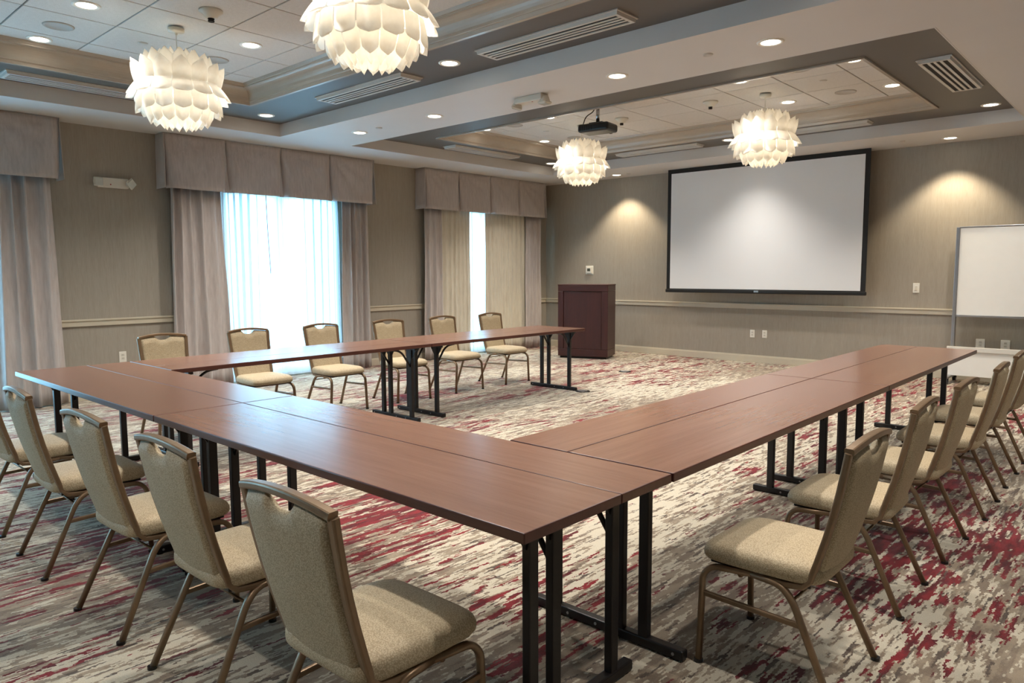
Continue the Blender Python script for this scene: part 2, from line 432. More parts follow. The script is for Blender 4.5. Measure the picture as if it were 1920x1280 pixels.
# ------------------------------------------------------------------ downlights
def downlight_proto():
    t = thing('recessed_downlight', 'x', 'downlight')
    b = bm_new(); lathe(b, [(.066, .001), (.068, -.005), (.085, -.009), (.094, -.005), (.096, .001)], 28)
    put('trim_ring', b, M['white'], t, True)
    b = bm_new(); lathe(b, [(0, -.0035), (.067, -.0035), (.067, .001), (0, .001)], 28)
    put('lens', b, M['lens'], t)
    return t
DL = {}
def downlight(x, y, z, label, group, power=1.0, aim=None, size=118, blend=.85, col=None):
    global DL
    if not DL: r = DL['p'] = downlight_proto(); tag(r, label, 'downlight', group); r.location = (x, y, z)
    else: r = dup(DL['p'], label, group, (x, y, z), 0)
    l = bpy.data.lights.new('downlight_lamp', 'SPOT'); l.energy = SPOT_W * power; l.color = col or WARM; l.spot_size = math.radians(size); l.spot_blend = blend; l.shadow_soft_size = .06
    o = link(bpy.data.objects.new('downlight_lamp', l)); o.location = (x, y, z - .02)
    if aim: o.rotation_euler = (Vector(aim)).to_track_quat('-Z', 'Y').to_euler()
    ALL_LAMPS.append((o, r))
ALL_LAMPS = []
COLS = ((-7.13, 'nearest the windows'), (-6.0, 'in line with window-side pendants'), (-3.45, 'in line with inner pendants'), (-2.34, 'farthest from the windows'))
for y, side in ((1.985, 'away from the beam'), (3.265, 'by the beam')):
    for x, lab in COLS:
        downlight(x, y, ZT2, 'tile downlight in the nearer tray, row %s, %s' % (side, lab), 'downlights in the nearer tile ceiling')
for y, side in ((7.30, 'by the beam'), (8.57, 'by the screen')):
    for x, lab in COLS:
        downlight(x, y, ZT2, 'tile downlight in the projector tray, row %s, %s' % (side, lab), 'downlights in the projector tile ceiling')
for x, y, lab in ((-7.76, 4.38, 'downlight in dark band at the window-side corner of the tray'), (-4.716, 4.395, 'downlight in dark band between two long air vents and the beam'), (-1.62, 4.38, 'downlight in dark band at the corner away from the windows')):
    downlight(x, y, ZB1, lab, None)
for x, y, lab in ((-4.63, 9.51, 'downlight in dark band above the projection screen'), (-1.594, 9.49, 'downlight in dark band at the coffer corner above the whiteboard'), (-7.76, 9.5, 'downlight in dark band above the lectern')):
    downlight(x, y, ZB1, lab, None)
for x, lab in ((-7.206, 'first from the windows'), (-5.887, 'second from the windows'), (-3.581, 'third from the windows'), (-2.259, 'fourth from the windows')):
    downlight(x, 5.26, ZC, 'round downlight in the pale ceiling beam, ' + lab, 'downlights along the ceiling beam')
for x, lab, pw in ((-7.16, 'downlight in soffit washing the wall above the lectern', 1.15), (-4.67, 'downlight in soffit directly before the projection screen', .45), (-2.18, 'downlight in soffit washing the wall above the whiteboard', 1.15)):
    downlight(x, 10.53 if pw > 1 else 10.08, ZC, lab, None, pw, None, 100 if pw > 1 else 120, .5 if pw > 1 else 1.0, (1, .84, .60) if pw > 1 else None)
for x, y, lab in ((-.3, 2.4, 'beside the nearer tray'), (-.3, 7.8, 'beside the projector tray'), (-6.0, -.6, 'behind the cross table chairs'), (-2.3, -.6, 'behind the cross table corner'), (1.0, 5.2, 'at the end of the beam')):  # extra downlights out of view, added to light the room
    downlight(x, y, ZC, 'added unseen downlight in the outer soffit ' + lab, 'added downlights in the outer soffit')

# ------------------------------------------------------------------ pendant lamps
def leaf_mesh(phi0, phi1, r0, r1, n, up, tipk):
    """one leaf: root latitude phi0 -> tip phi1 (radians), shell radius factors; centred on azimuth 0"""
    b = bm_new(); NU, NV = 6, 9
    RH, RV = .318, .272
    def fn(u, v):
        s = u * 2 - 1; v = 1 - (1 - v) ** 1.9
        ph = phi0 + (phi1 - phi0) * v
        rr = r0 + (r1 - r0) * (v ** 1.35)
        half = PI / n * .945
        w = 1.0 if v < tipk else math.sqrt(max(0.0, 1 - ((v - tipk) / (1 - tipk)) ** 2.2)) * .97 + .03
        cosr = max(math.cos(phi0 * (1 - v) + ph * v), .22)
        base = math.cos(phi0)
        az = half * s * w * (min(1.4, math.cos(phi0) / max(math.cos(ph), .2)) if up else 1.0)
        bul = 1 + (.15 if up else .085) * (1 - s * s) * (.35 + .65 * v)
        R = RH * rr * bul
        return (R * math.cos(ph) * math.cos(az), R * math.cos(ph) * math.sin(az), RV * rr * bul * math.sin(ph))
    grid_surf(b, fn, NU, NV); bmesh.ops.remove_doubles(b, verts=b.verts, dist=1e-5); return b
def pendant_proto():
    t = thing('petal_pendant_lamp', 'x', 'pendant lamp')
    b = bm_new(); lathe(b, [(0, .48), (.062, .48), (.062, .462), (.056, .452), (.012, .448), (.010, .43), (0, .43)], 28); put('canopy', b, M['offwhite'], t, True)
    b = bm_new(); cyl(b, (0, 0, .10), .0035, .345, 8); put('cord', b, M['offwhite'], t)
    b = bm_new(); lathe(b, [(0, .16), (.018, .16), (.022, .13), (.022, .07), (0, .07)], 16); put('socket', b, M['white'], t, True)
    b = bm_new(); lathe(b, [(0, .075), (.018, .07), (.022, .045), (.045, .0), (.05, -.03), (.04, -.06), (.02, -.075), (0, -.08)], 18); put('bulb', b, M['bulb'], t, True)
    n = 14
    D = math.radians
    rows = [ # root, tip, r0, r1, upward, tip roundness, azimuth offset
        (47, 71, .86, 1.06, 1, .58, 0), (25, 54, .90, 1.12, 1, .58, 0), (3, 34, .93, 1.15, 1, .56, 0),
        (13, -13, .94, 1.17, 0, .84, 0), (-8, -35, .94, 1.15, 0, .84, 0), (-29, -56, .93, 1.12, 0, .82, 0), (-49, -72, .90, 1.09, 0, .62, 0)]
    for a, c, r0, r1, up, tk, off in rows:
        me = None
        for q in range(n):
            if me is None: o = put('petal', leaf_mesh(D(a), D(c), r0, r1, n, up, tk), M['petal'], t, True); me = o.data
            else: o = link(bpy.data.objects.new('petal', me)); o.parent = t
            o.rotation_euler = (0, 0, 2 * PI * (q + off) / n + .12)
    return t
PZ = 2.885
pend = pendant_proto()
PL = [(-6.0, 2.63, 'white petal pendant lamp hanging over the window-side table corner'), (-3.47, 2.63, 'white petal pendant lamp hanging above the middle of the cross table'),
      (-6.0, 7.985, 'white petal pendant lamp hanging beyond the projector near the lectern'), (-3.47, 7.985, 'white petal pendant lamp hanging before the top edge of the screen')]
for i, (x, y, lab) in enumerate(PL):
    o = pend if i == 0 else dup(pend, None, None)
    o.location = (x, y, PZ); o.rotation_euler = (0, 0, .09 * i); tag(o, lab, 'pendant lamp', 'petal pendant lamps')
    for ch in list(COL.objects):
        if ch.parent == o and ch.name.startswith('canopy'): pass
    l = bpy.data.lights.new('pendant_glow', 'POINT'); l.energy = PEND_W; l.color = (1, .80, .52); l.shadow_soft_size = .09
    g = link(bpy.data.objects.new('pendant_glow', l)); g.location = (x, y, PZ - .11); ALL_LAMPS.append((g, o))

# ------------------------------------------------------------------ air vents
def vent(cx, cy, L, Wd, along, label, slots=4):
    t = thing('ceiling_air_vent', label, 'air vent', (cx, cy, ZB1), 0 if along == 'x' else PI / 2)
    h, w = L / 2, Wd / 2; zf, d = -.034, .03
    b = bm_new()
    prof_rect = (-h, h, -w, w)
    ring(b, [(-.012, -.001), (-.012, -.010), (0, -.010), (.004, zf), (d, zf), (d, zf + .016), (d + .001, -.001), (-.012, -.001)], prof_rect)
    put('vent_frame', b, M['dev'], t)
    put('vent_slot_shade', mbox(-h + d - .001, h - d + .001, -w + d - .001, w - d + .001, zf + .007, -.001), M['dark'], t)  # dark sheet close behind the slats, standing in for shade inside the slots
    span = Wd - 2 * d; p = span / slots
    me = None
    for q in range(1, slots):
        y = -w + d + p * q
        if me is None:
            bb = bm_new(); box(bb, -h + d - .002, h - d + .002, -p * .24, p * .24, zf, zf + .006, .001); o = put('slat', bb, M['dev'], t); me = o.data
        else: o = link(bpy.data.objects.new('slat', me)); o.parent = t
        o.location = (0, y, 0)
    return t
vent(-3.61, 4.415, 1.36, .24, 'x', 'long slotted air vent in dark band nearest the beam downlight away from windows')
vent(-5.93, 4.415, 1.36, .24, 'x', 'long slotted air vent in dark band between the beam and nearer pendant')
vent(-7.80, 2.55, 1.36, .24, 'y', 'long slotted air vent in dark band along the window side')
vent(-1.66, 2.63, 1.36, .24, 'y', 'long slotted air vent in nearer tray on the side opposite the windows')
vent(-7.72, 7.86, 1.36, .24, 'y', 'slim slotted air vent above the curtained window beside the lectern')
vent(-5.75, 9.52, 1.36, .20, 'x', 'slim slotted air vent above the lectern end of the screen')
vent(-3.50, 9.49, 1.36, .20, 'x', 'slim slotted air vent above the whiteboard end of the screen')
vent(-1.62, 7.75, 1.34, .25, 'y', 'broad slotted air vent in the coffer band over the right chairs')

# ------------------------------------------------------------------ ceiling speakers, sprinklers, detectors
def speaker_proto():
    b = bm_new(); lathe(b, [(0, -.005), (.088, -.005), (.092, -.009), (.108, -.007), (.112, .001), (0, .001)], 32)
    return put('ceiling_speaker', b, M['speaker'], None, True)
sp = None
for x, y, lab, g in ((-6.65, 1.99, 'grey ceiling speaker in the nearer tray, on the side away from the beam', 'speakers in the nearer tray'), (-6.64, 3.265, 'grey ceiling speaker in the nearer tray, on the beam side', 'speakers in the nearer tray'),
                     (-6.66, 7.38, 'grey ceiling speaker in the projector tray, window side, beside the beam', 'speakers in the projector tray'), (-6.62, 8.65, 'grey ceiling speaker in the projector tray, window side, above the lectern', 'speakers in the projector tray'),
                     (-2.83, 7.27, 'grey ceiling speaker in the projector tray, away from windows, beside the beam', 'speakers in the projector tray'), (-2.80, 8.53, 'grey ceiling speaker in the projector tray, away from windows, toward the whiteboard', 'speakers in the projector tray')):
    if sp is None: sp = speaker_proto(); o = sp
    else: o = link(sp.copy())
    o.location = (x, y, ZT2); tag(o, lab, 'speaker', g)
spr = None
for x, y, z, lab, g in ((-6.62, 2.616, ZT2, 'small sprinkler cap in the tiles of the nearer tray', 'sprinkler caps in the tiles'), (-6.61, 7.98, ZT2, 'small sprinkler cap in the projector tray on the window side', 'sprinkler caps in the tiles'),
                        (-2.81, 7.87, ZT2, 'small sprinkler cap in the projector tray beside the broad vent', 'sprinkler caps in the tiles'), (-6.825, 5.25, ZC, 'small sprinkler cap in the beam beside the window downlight', None),
                        (-2.734, 5.23, ZC, 'small sprinkler cap in the beam between two right downlights', None), (-6.93, 10.55, ZC, 'small sprinkler cap in soffit above the lectern', None), (-2.687, 10.36, ZC, 'small sprinkler cap in soffit between screen and whiteboard', None)):
    if spr is None:
        b = bm_new(); lathe(b, [(0, -.008), (.034, -.008), (.037, -.004), (.040, .001), (0, .001)], 22); spr = o = put('sprinkler_cap', b, M['dev'], None, True)
    else: o = link(spr.copy())
    o.location = (x, y, z); tag(o, lab, 'sprinkler', g)
def detector(x, y, lab):
    t = thing('smoke_detector', lab, 'smoke detector', (x, y, ZT2))
    b = bm_new(); lathe(b, [(0, .0), (.085, .0), (.085, -.014), (.06, -.03), (.045, -.052), (.03, -.06), (0, -.06)], 26); put('base', b, M['offwhite'], t, True)
    b = bm_new(); lathe(b, [(0, -.058), (.024, -.058), (.024, -.066), (.02, -.068), (.02, -.074), (.024, -.076), (.022, -.084), (0, -.084)], 20); put('sensor_head', b, M['dark'], t)
detector(-5.44, 2.65, 'white smoke detector with dark sensing head above the nearer pendants')
detector(-4.10, 7.93, 'white smoke detector with dark sensing head beside the screen pendant')
detector(-5.37, 8.0, 'white smoke detector with dark sensing head just beyond the projector')

# ------------------------------------------------------------------ emergency lights
def em_light(name, label, M4):
    t = thing(name, label, 'emergency light'); t.matrix_world = M4
    # local: x along unit, y out of the surface, z up
    put('housing', mbox(-.165, .165, 0, .055, -.055, .055, .008), M['offwhite'], t)
    for s, rz, rx in ((1, .0, 0), (-1, .35, .75)):
        b = bm_new(); cyl(b, (0, 0, 0), .034, .05, 20, .052, axis='y'); box(b, -.05, .05, .045, .07, -.05, .05, .012)
        h = put('lamp_head', b, M['offwhite'], t); h.location = (s * .165, .025, 0); h.rotation_euler = (0, rx, rz)
        put('lens', mbox(-.042, .042, .066, .074, -.042, .042, .006), M['lens2'], h)
    c = bm_new(); cyl(c, (.03, .054, -.02), .007, .004, 12, axis='y'); put('indicator', c, M['redled'], t)
    return t
em_light('emergency_light', 'white twin head emergency light on the wall between two windows', Matrix.Translation((XL, 3.15, 2.455)) @ Matrix.Rotation(-PI / 2, 4, 'Z'))
em_light('emergency_light', 'white twin head emergency light under the ceiling beam', Matrix(((1, 0, 0, -4.58), (0, 0, 1, 5.31), (0, -1, 0, ZC), (0, 0, 0, 1))))

# ------------------------------------------------------------------ projector
t = thing('ceiling_projector', 'black projector on a short chrome pole under the tile ceiling', 'projector', (-5.17, 7.2, ZT2), math.radians(8))
b = bm_new(); cyl(b, (0, 0, -.20), .022, .20, 18); put('pole', b, M['chrome'], t, True)
b = bm_new(); cyl(b, (0, 0, -.012), .055, .012, 22); put('ceiling_plate', b, M['chrome'], t)
b = bm_new(); box(b, -.09, .09, -.06, .06, -.212, -.196, .004); 
for sx in (-1, 1):
    for sy in (-1, 1): sweep(b, [(sx * .02, sy * .02, -.20), (sx * .13, sy * .09, -.222)], .008)
put('mount_bracket', b, M['plastic'], t)
b = bm_new(); box(b, -.2, .2, -.14, .14, -.315, -.218, .028, seg=3); body = put('body', b, M['plastic'], t)
b = bm_new(); cyl(b, (.1, .135, -.27), .045, .02, 24, axis='y'); put('lens', b, M['chrome'], t)
b = bm_new()
for q in range(6): box(b, -.17 + q * .03, -.155 + q * .03, -.143, -.139, -.295, -.245)
put('grille', b, M['dark'], t)
pts = smooth_path([(-.03, 0, 0), (-.05, -.02, -.07), (-.13, -.06, -.12), (-.15, -.09, -.225)], .05); b = bm_new(); sweep(b, pts, .006, n=8); put('cable', b, M['dark'], t, True)

# ------------------------------------------------------------------ projection screen
t = thing('projection_screen', 'wide white projection screen with black border hanging before the back wall', 'screen', (-4.675, 10.63, 1.085))
hw, H = 1.545, ZC - 1.085 - .001
b = bm_new(); box(b, -hw, hw, 0, .012, .05, H); put('border', b, M['screenblack'], t)
put('screen_surface', mbox(-hw + .065, hw - .065, -.004, .001, .062, H - .07), M['screen'], t)
b = bm_new(); box(b, -hw - .012, hw + .012, -.016, .028, 0, .052, .01); bar = put('weight_bar', b, M['screenblack'], t)
put('badge', mbox(-.035, .035, -.02, -.014, .018, .046, .002), M['silver'], bar)

# ------------------------------------------------------------------ wall plates, thermostat
def plate(name, label, pos, wall, w=.075, h=.12, kind='outlet', group=None):
    t = thing(name, label, {'outlet': 'outlet', 'switch': 'switch', 'thermo': 'thermostat'}[kind], pos, 0 if wall == 'b' else PI / 2, group)
    # local: -y out of the wall
    put('cover_plate', mbox(-w / 2, w / 2, -.007, 0, -h / 2, h / 2, .003), M['white'], t)
    if kind == 'outlet':
        for s in (-1, 1):
            r = put('receptacle', mbox(-.017, .017, -.0095, -.006, s * .02 - .014, s * .02 + .014, .003), M['offwhite'], t)
            bb = bm_new()
            for q in (-1, 1): box(bb, q * .006 - .0012, q * .006 + .0012, -.0102, -.009, s * .02 - .002, s * .02 + .007)
            put('slot', bb, M['dark'], r)
    elif kind == 'switch':
        put('rocker', mbox(-.017, .017, -.012, -.006, -.033, .033, .003), M['offwhite'], t)
    return t
plate('wall_outlet', 'white power outlet under the screen on the lectern side', (-4.847, YB, .45), 'b')
o = plate('wall_outlet', 'white plain wall plate under the screen on the whiteboard side', (-4.65, YB, .452), 'b')
plate('wall_outlet', 'white power outlet above the whiteboard shelf, beside its silver post', (-1.80, YB, .485), 'b', .1, .12)
plate('wall_outlet', 'white power outlet above the whiteboard shelf, farther from its silver post', (-1.53, YB, .485), 'b', .1, .12)
plate('wall_switch', 'white wall switch between projection screen and whiteboard', (-2.572, YB, 1.19), 'b', .08, .13, 'switch')
plate('wall_outlet', 'white power outlet low on the wall between the left drapes', (XL, 3.165, .462), 'l', .08, .125)
t = plate('thermostat', 'white wall thermostat with grey display above the lectern', (-8.0, YB, 1.457), 'b', .17, .16, 'thermo')
put('body', mbox(-.06, .06, -.032, -.006, -.055, .055, .006), M['white'], t)
put('display', mbox(-.034, .034, -.035, -.031, -.022, .03, .001), M['lcd'], t)

# ------------------------------------------------------------------ lectern
ang = math.atan2(.301, .814)
t = thing('lectern', 'dark mahogany lectern with framed front panel in the corner', 'lectern', (-7.155, 9.575, 0), ang)
w2, dp, hh = .425, .5, 1.22
put('plinth', mbox(-w2 + .03, w2 - .03, .03, dp - .03, 0, .04), M['black'], t)
put('base_rail', mbox(-w2, w2, 0, dp, .035, .155, .004), M['podium2'], t)
put('stile', mbox(-w2, -w2 + .09, .001, dp, .158, 1.105, .003), M['podium'], t)
put('stile', mbox(w2 - .105, w2, .001, dp, .158, 1.105, .003), M['podium'], t)
put('front_panel', mbox(-w2 + .097, w2 - .112, .016, dp - .02, .158, 1.105, .002), M['podium'], t)
put('top_rail', mbox(-w2, w2, 0, dp, 1.109, hh - .02, .004), M['podium2'], t)
put('top', mbox(-w2 - .004, w2 + .004, -.004, dp + .01, hh - .02, hh, .004), M['podium2'], t)

# ------------------------------------------------------------------ mobile whiteboard
t = thing('mobile_whiteboard', 'white rolling markerboard with silver posts and white lower shelf', 'whiteboard', (-2.05, 10.62, 0))
BW = 1.85
put('board', mbox(.02, BW - .02, -.012, .012, .865, 1.955, .003), M['board'], t)
b = bm_new(); box(b, .015, BW - .015, -.02, .02, .838, .866, .004); box(b, .015, BW - .015, -.018, .018, 1.952, 1.972, .004); fr = put('board_frame', b, M['silver'], t)
for x in (-.02, BW - .02):
    put('post', mbox(x, x + .04, -.03, .03, .10, 1.965, .006), M['silver'], t)
put('shelf_panel', mbox(-.035, BW + .035, -.11, -.085, .10, .44, .004), M['board'], t)
b = bm_new(); box(b, -.04, BW + .04, -.13, .07, .43, .452, .004); box(b, -.04, BW + .04, -.135, -.118, .41, .47, .004); put('marker_tray', b, M['white'], t)
for x in (0, BW):
    b = bm_new(); box(b, x - .03, x + .03, -.30, .22, .075, .105, .006); put('foot', b, M['silver'], t)
    for y in (-.26, .19):
        c = bm_new(); cyl(c, (x - .018, y, .035), .035, .036, 18, axis='x'); box(c, x - .024, x + .024, y - .018, y + .018, .035, .08, .004); put('caster', c, M['plastic'], t)

# ------------------------------------------------------------------ tables
def leg_frame(parent, x, s, Wt, zt, inward):
    """leg frame at local x; table spans y 0..Wt (0 = outer edge); inward = +1/-1 direction to the table's middle"""
    f = link(bpy.data.objects.new('leg_frame', None)); f.empty_display_size = .05; f.parent = parent; f.location = (x, 0, 0)
    ub = zt - .032
    for y in (.205, .315, .635):
        bb = bm_new(); box(bb, -.016, .016, y - .021, y + .021, .035, ub - .02, .004)
        put('post', bb, M['black'], f)
        g = bm_new()
        for q in (-1, 1):
            vs = [(0, y + q * .018, ub - .015), (0, y + q * .075, ub - .015), (0, y + q * .075, ub - .03), (0, y + q * .02, ub - .11)]
            v1 = [g.verts.new((-.005, *v[1:])) for v in vs]; v2 = [g.verts.new((.005, *v[1:])) for v in vs]
            g.faces.new(v1); g.faces.new(v2[::-1])
            for i in range(4): g.faces.new((v1[i], v1[(i + 1) % 4], v2[(i + 1) % 4], v2[i]))
        put('gusset', g, M['black'], f)
    bb = bm_new(); box(bb, -.018, .018, .06, Wt - .04, ub - .024, ub, .003); put('top_rail', bb, M['black'], f)
    bb = bm_new(); box(bb, -.02, .02, .03, Wt - .01, .004, .042, .006)
    fb = put('foot_bar', bb, M['black'], f)
    for y in (.06, Wt - .04): put('glide', cyl(bm_new(), (0, y, 0), .018, .006, 14), M['plastic'], f)
    for y in (.07, .42, .56): put('bolt', cyl(bm_new(), (-.0225, y, .023), .006, .045, 10, axis='x'), M['silver'], f)
    for y in (.315, .635):
        bb = bm_new(); P = smooth_path([(0, y - .0, ub - .20), (inward * .105, y, ub - .05), (inward * .16, y, ub - .018), (inward * .24, y, ub - .010)], .03)
        sweep(bb, P, .010, n=8, up=(0, 1, 0)); put('brace', bb, M['black'], f, True)
    return f
ZTAB = .747
def table(label, org, rotz, L, Wm=.455, Wl=.300, mirror=False):
    """local: x along the length 0..L, y from outer edge 0 inward"""
    t = thing('folding_table', label, 'table', (org[0], org[1], 0), rotz)
    th = .032; e = .0022
    def slab(name, y0, y1):
        b = bm_new(); box(b, e, L - e, y0, y1, ZTAB - th, ZTAB, .0035)
        for f in b.faces: f.material_index = 0 if f.normal.z > .8 else 1
        b.normal_update()
        for f in b.faces: f.material_index = 0 if f.calc_center_median().z > ZTAB - .0005 else 1
        return put(name, b, [M['top'], M['edge']], t)
    slab('table_top', 0, Wm - .0012); slab('hinged_leaf', Wm + .0012, Wm + Wl)
    leg_frame(t, .16, 1, Wm + Wl, ZTAB, 1); leg_frame(t, L - .16, 1, Wm + Wl, ZTAB, -1)
    return t
X0, Y0 = -1.217, 1.3835
WT = .755
# cross table: outer edge faces -Y (rot 0, x from the left end)
LC = 2.385
table('walnut folding table in the cross row at the corner with the right arm', (X0 - LC, Y0), 0, LC)
table('walnut folding table in the cross row at the window-side corner', (X0 - 2 * LC - .003, Y0), 0, LC)
# right arm: outer edge faces +X -> rot 90deg: local x -> +Y, local y -> -X
YA = Y0 + WT + .008
LA = 2.50
table('walnut folding table in the right arm next to the cross row', (X0, YA), PI / 2, LA + .02)
table('walnut folding table in the right arm at the whiteboard end', (X0, YA + LA + .023), PI / 2, LA + .09)
# left arm: outer edge faces -X -> rot -90: local x -> -Y, local y -> +X
XA = -5.995; LB = 2.46
table('walnut folding table in the window arm next to the cross row', (XA, YA + LB), -PI / 2, LB)
table('walnut folding table in the window arm at the lectern end', (XA, YA + 2 * LB + .003), -PI / 2, LB)

# ------------------------------------------------------------------ chairs
def chair_proto():
    t = thing('banquet_chair', 'x', 'chair')
    # seat cushion: superellipse-like slab, y forward
    b = bm_new(); NU, NV = 40, 10
    hw, y0, y1 = .212, -.178, .262
    cy, hd = (y0 + y1) / 2, (y1 - y0) / 2
    def sp(c, p): return math.copysign(abs(c) ** p, c)
    rings = []
    prof = [(.90, .386), (.965, .389), (.995, .398), (1.0, .412), (.995, .428), (.965, .443), (.90, .452), (.75, .458), (.5, .462), (.25, .464)]
    for k_, z in prof:
        ringv = []
        for i in range(NU):
            a = 2 * PI * i / NU
            x, y = hw * k_ * sp(math.cos(a), .30), cy + hd * k_ * sp(math.sin(a), .30)
            if y < cy: x *= 1 - .06 * (cy - y) / hd
            dz = -.012 * max(0, (y - .12) / .14) ** 2 if z > .42 else 0
            ringv.append(b.verts.new((x, y, z + dz)))
        rings.append(ringv)
    for a_, c_ in zip(rings[:-1], rings[1:]):
        for i in range(NU): b.faces.new((a_[i], a_[(i + 1) % NU], c_[(i + 1) % NU], c_[i]))
    b.faces.new(rings[0][::-1]); b.faces.new(rings[-1])
    put('seat', b, M['fabric'], t, True)
    # back line as a function of height
    def yb(z): return -.146 - (z - .43) * (.104 / .432) - .010 * math.sin(PI * min(1, max(0, (z - .43) / .43)))
    def hwz(z): return .178 + .022 * (z - .43) / .432
    # upholstered back panel with scooped top edge
    b = bm_new(); NX, NZ = 28, 16
    def top(s): 
        base = .862 + .018 * (1 - s * s)
        d = min(1, abs(s) / .36)
        return base - .009 - .036 * (1 - d ** 3.2) ** 1.2
    def bot(s): return .385 + (.035 * max(0, (abs(s) - .72) / .28) ** 1.3)
    def pan(side):
        def fn(u, v):
            s = u * 2 - 1
            z = bot(s) + (top(s) - bot(s)) * v
            x = s * (hwz(z) - .012)
            bow = .012 * (1 - s * s)
            ed = min(1, (1 - abs(s)) / .10) ; ev = min(1, min(v, 1 - v) / .05)
            puff = math.sqrt(max(0, 1 - (1 - ed) ** 2)) * math.sqrt(max(0, 1 - (1 - ev) ** 2))
            return (x, yb(z) - bow + side * (.004 + .016 * puff), z)
        return fn
    grid_surf(b, pan(1), NX, NZ); n0 = len(b.verts)
    b2 = bm_new(); grid_surf(b2, pan(-1), NX, NZ); bmesh.ops.reverse_faces(b2, faces=b2.faces); merge(b, b2)
    # close the rim
    b.verts.ensure_lookup_table(); idx = lambda j, i: j * (NX + 1) + i
    loop = [(0, i) for i in range(NX)] + [(j, NX) for j in range(NZ)] + [(NZ, i) for i in range(NX, 0, -1)] + [(j, 0) for j in range(NZ, 0, -1)]
    for a_, c_ in zip(loop, loop[1:] + loop[:1]):
        try: b.faces.new((b.verts[idx(*a_)], b.verts[idx(*c_)], b.verts[n0 + idx(*c_)], b.verts[n0 + idx(*a_)]))
        except ValueError: pass
    put('backrest', b, M['fabric_b'], t, True)
    # bronze back frame
    b = bm_new()
    pts = []
    for s in (-1, 1):
        side = [(s * .188, .02, .374), (s * .186, -.055, .371), (s * .183, -.115, .378), (s * .180, -.138, .402), (s * .179, -.147, .435)]
        side += [(s * (hwz(z) + .002), yb(z), z) for z in (.48, .56, .64, .72, .80, .858)]
        pts.append(side)
    for side in pts: sweep(b, side, .022, .030, rect=True, up=(1, 0, 0), rr=.006)
    tr = [(s * .2035, yb(.862) - .012 * (1 - s * s), .862 + .022 * (1 - s * s) ** 1.0) for s in [q / 6 for q in range(-6, 7)]]
    sweep(b, tr, .032, .022, rect=True, up=(0, 0, 1), rr=.006)
    put('back_frame', b, M['bronze'], t)
    # legs (two arches halved)
    for s in (-1, 1):
        fr = smooth_path([(s * .196, .06, .377), (s * .200, .205, .366), (s * .205, .238, .33), (s * .222, .240, .0)], .045)
        bb = bm_new(); sweep(bb, fr, .022, .026, rect=True, up=(1, 0, 0), rr=.008); put('leg', bb, M['bronze'], t, True)
        rr_ = smooth_path([(s * .196, .06, .377), (s * .197, -.045, .368), (s * .200, -.088, .325), (s * .222, -.240, .0)], .05)
        bb = bm_new(); sweep(bb, rr_, .022, .026, rect=True, up=(1, 0, 0), rr=.008); put('leg', bb, M['bronze'], t, True)
        bb = bm_new(); sweep(bb, [(s * .209, .237, .262), (s * .208, -.118, .250)], .016, .020, rect=True, up=(0, 0, 1), rr=.005); put('stretcher', bb, M['bronze'], t)
        for yy in (.240, -.240): put('glide', cyl(bm_new(), (s * .222, yy, 0), .0165, .012, 12), M['plastic'], t)
    b = bm_new(); sweep(b, [(-.200, -.086, .325), (.200, -.086, .325)], .005, n=8); put('cross_rod', b, M['bronze'], t, True)
    b = bm_new(); sweep(b, [(-.198, .10, .362), (.198, .10, .362)], .010, n=8); put('cross_rod', b, M['bronze'], t, True)
    put('seat_pan', mbox(-.185, .185, -.14, .22, .374, .392, .004), M['plastic'], t)
    return t
chair = chair_proto(); used = [False]
ORD = ['first', 'second', 'third', 'fourth', 'fifth', 'sixth', 'seventh']
def place(x, y, rz, label, group):
    if not used[0]: used[0] = True; o = chair; o.location = (x, y, 0); o.rotation_euler = (0, 0, rz); tag(o, label, 'chair', group)
    else: o = dup(chair, label, group, (x, y, 0), rz)
    return o
D = math.radians
for i, (x, y, a) in enumerate(((-1.633, 1.185, 1), (-2.443, 1.215, .5), (-3.165, 1.195, 2), (-4.05, 1.19, -1), (-4.87, 1.20, 1))):
    place(x, y, D(a), 'beige banquet chair at the cross table row, %s from the corner with the right arm' % ORD[i], 'chairs along the cross tables')
for i, (x, y, a) in enumerate(((-.972, 2.565, 0), (-.995, 3.40, 1.5), (-.985, 4.185, -1), (-.965, 5.03, 1), (-.98, 5.85, 0), (-.98, 6.66, -1))):
    place(x, y, PI / 2 + D(a), 'beige banquet chair outside the right table arm, %s from the cross table' % ORD[i], 'chairs along the right arm')
for i, (x, y, a) in enumerate(((-6.45, 2.67, -4), (-6.455, 3.50, -2), (-6.455, 4.33, 0), (-6.44, 5.20, -4), (-6.45, 6.06, -1), (-6.46, 6.93, 0))):
    place(x, y, -PI / 2 + D(a), 'beige banquet chair on the window side of the tables, %s from the lectern' % ORD[5 - i], 'chairs along the window arm')

def floor_box(x, y, lab):
    t = thing('floor_outlet', lab, 'floor outlet', (x, y, 0))
    b = bm_new(); lathe(b, [(0, 0), (.088, 0), (.085, .006), (.07, .009), (.066, .007), (0, .007)], 28); put('flange', b, M['black'], t)
    b = bm_new(); lathe(b, [(0, .006), (.058, .006), (.056, .011), (0, .012)], 24); put('lid', b, M['silver'], t)
floor_box(-5.17, 6.93, 'round dark floor outlet in the carpet by the window arm end')
floor_box(-5.75, 8.71, 'round dark floor outlet in the carpet before the lectern')

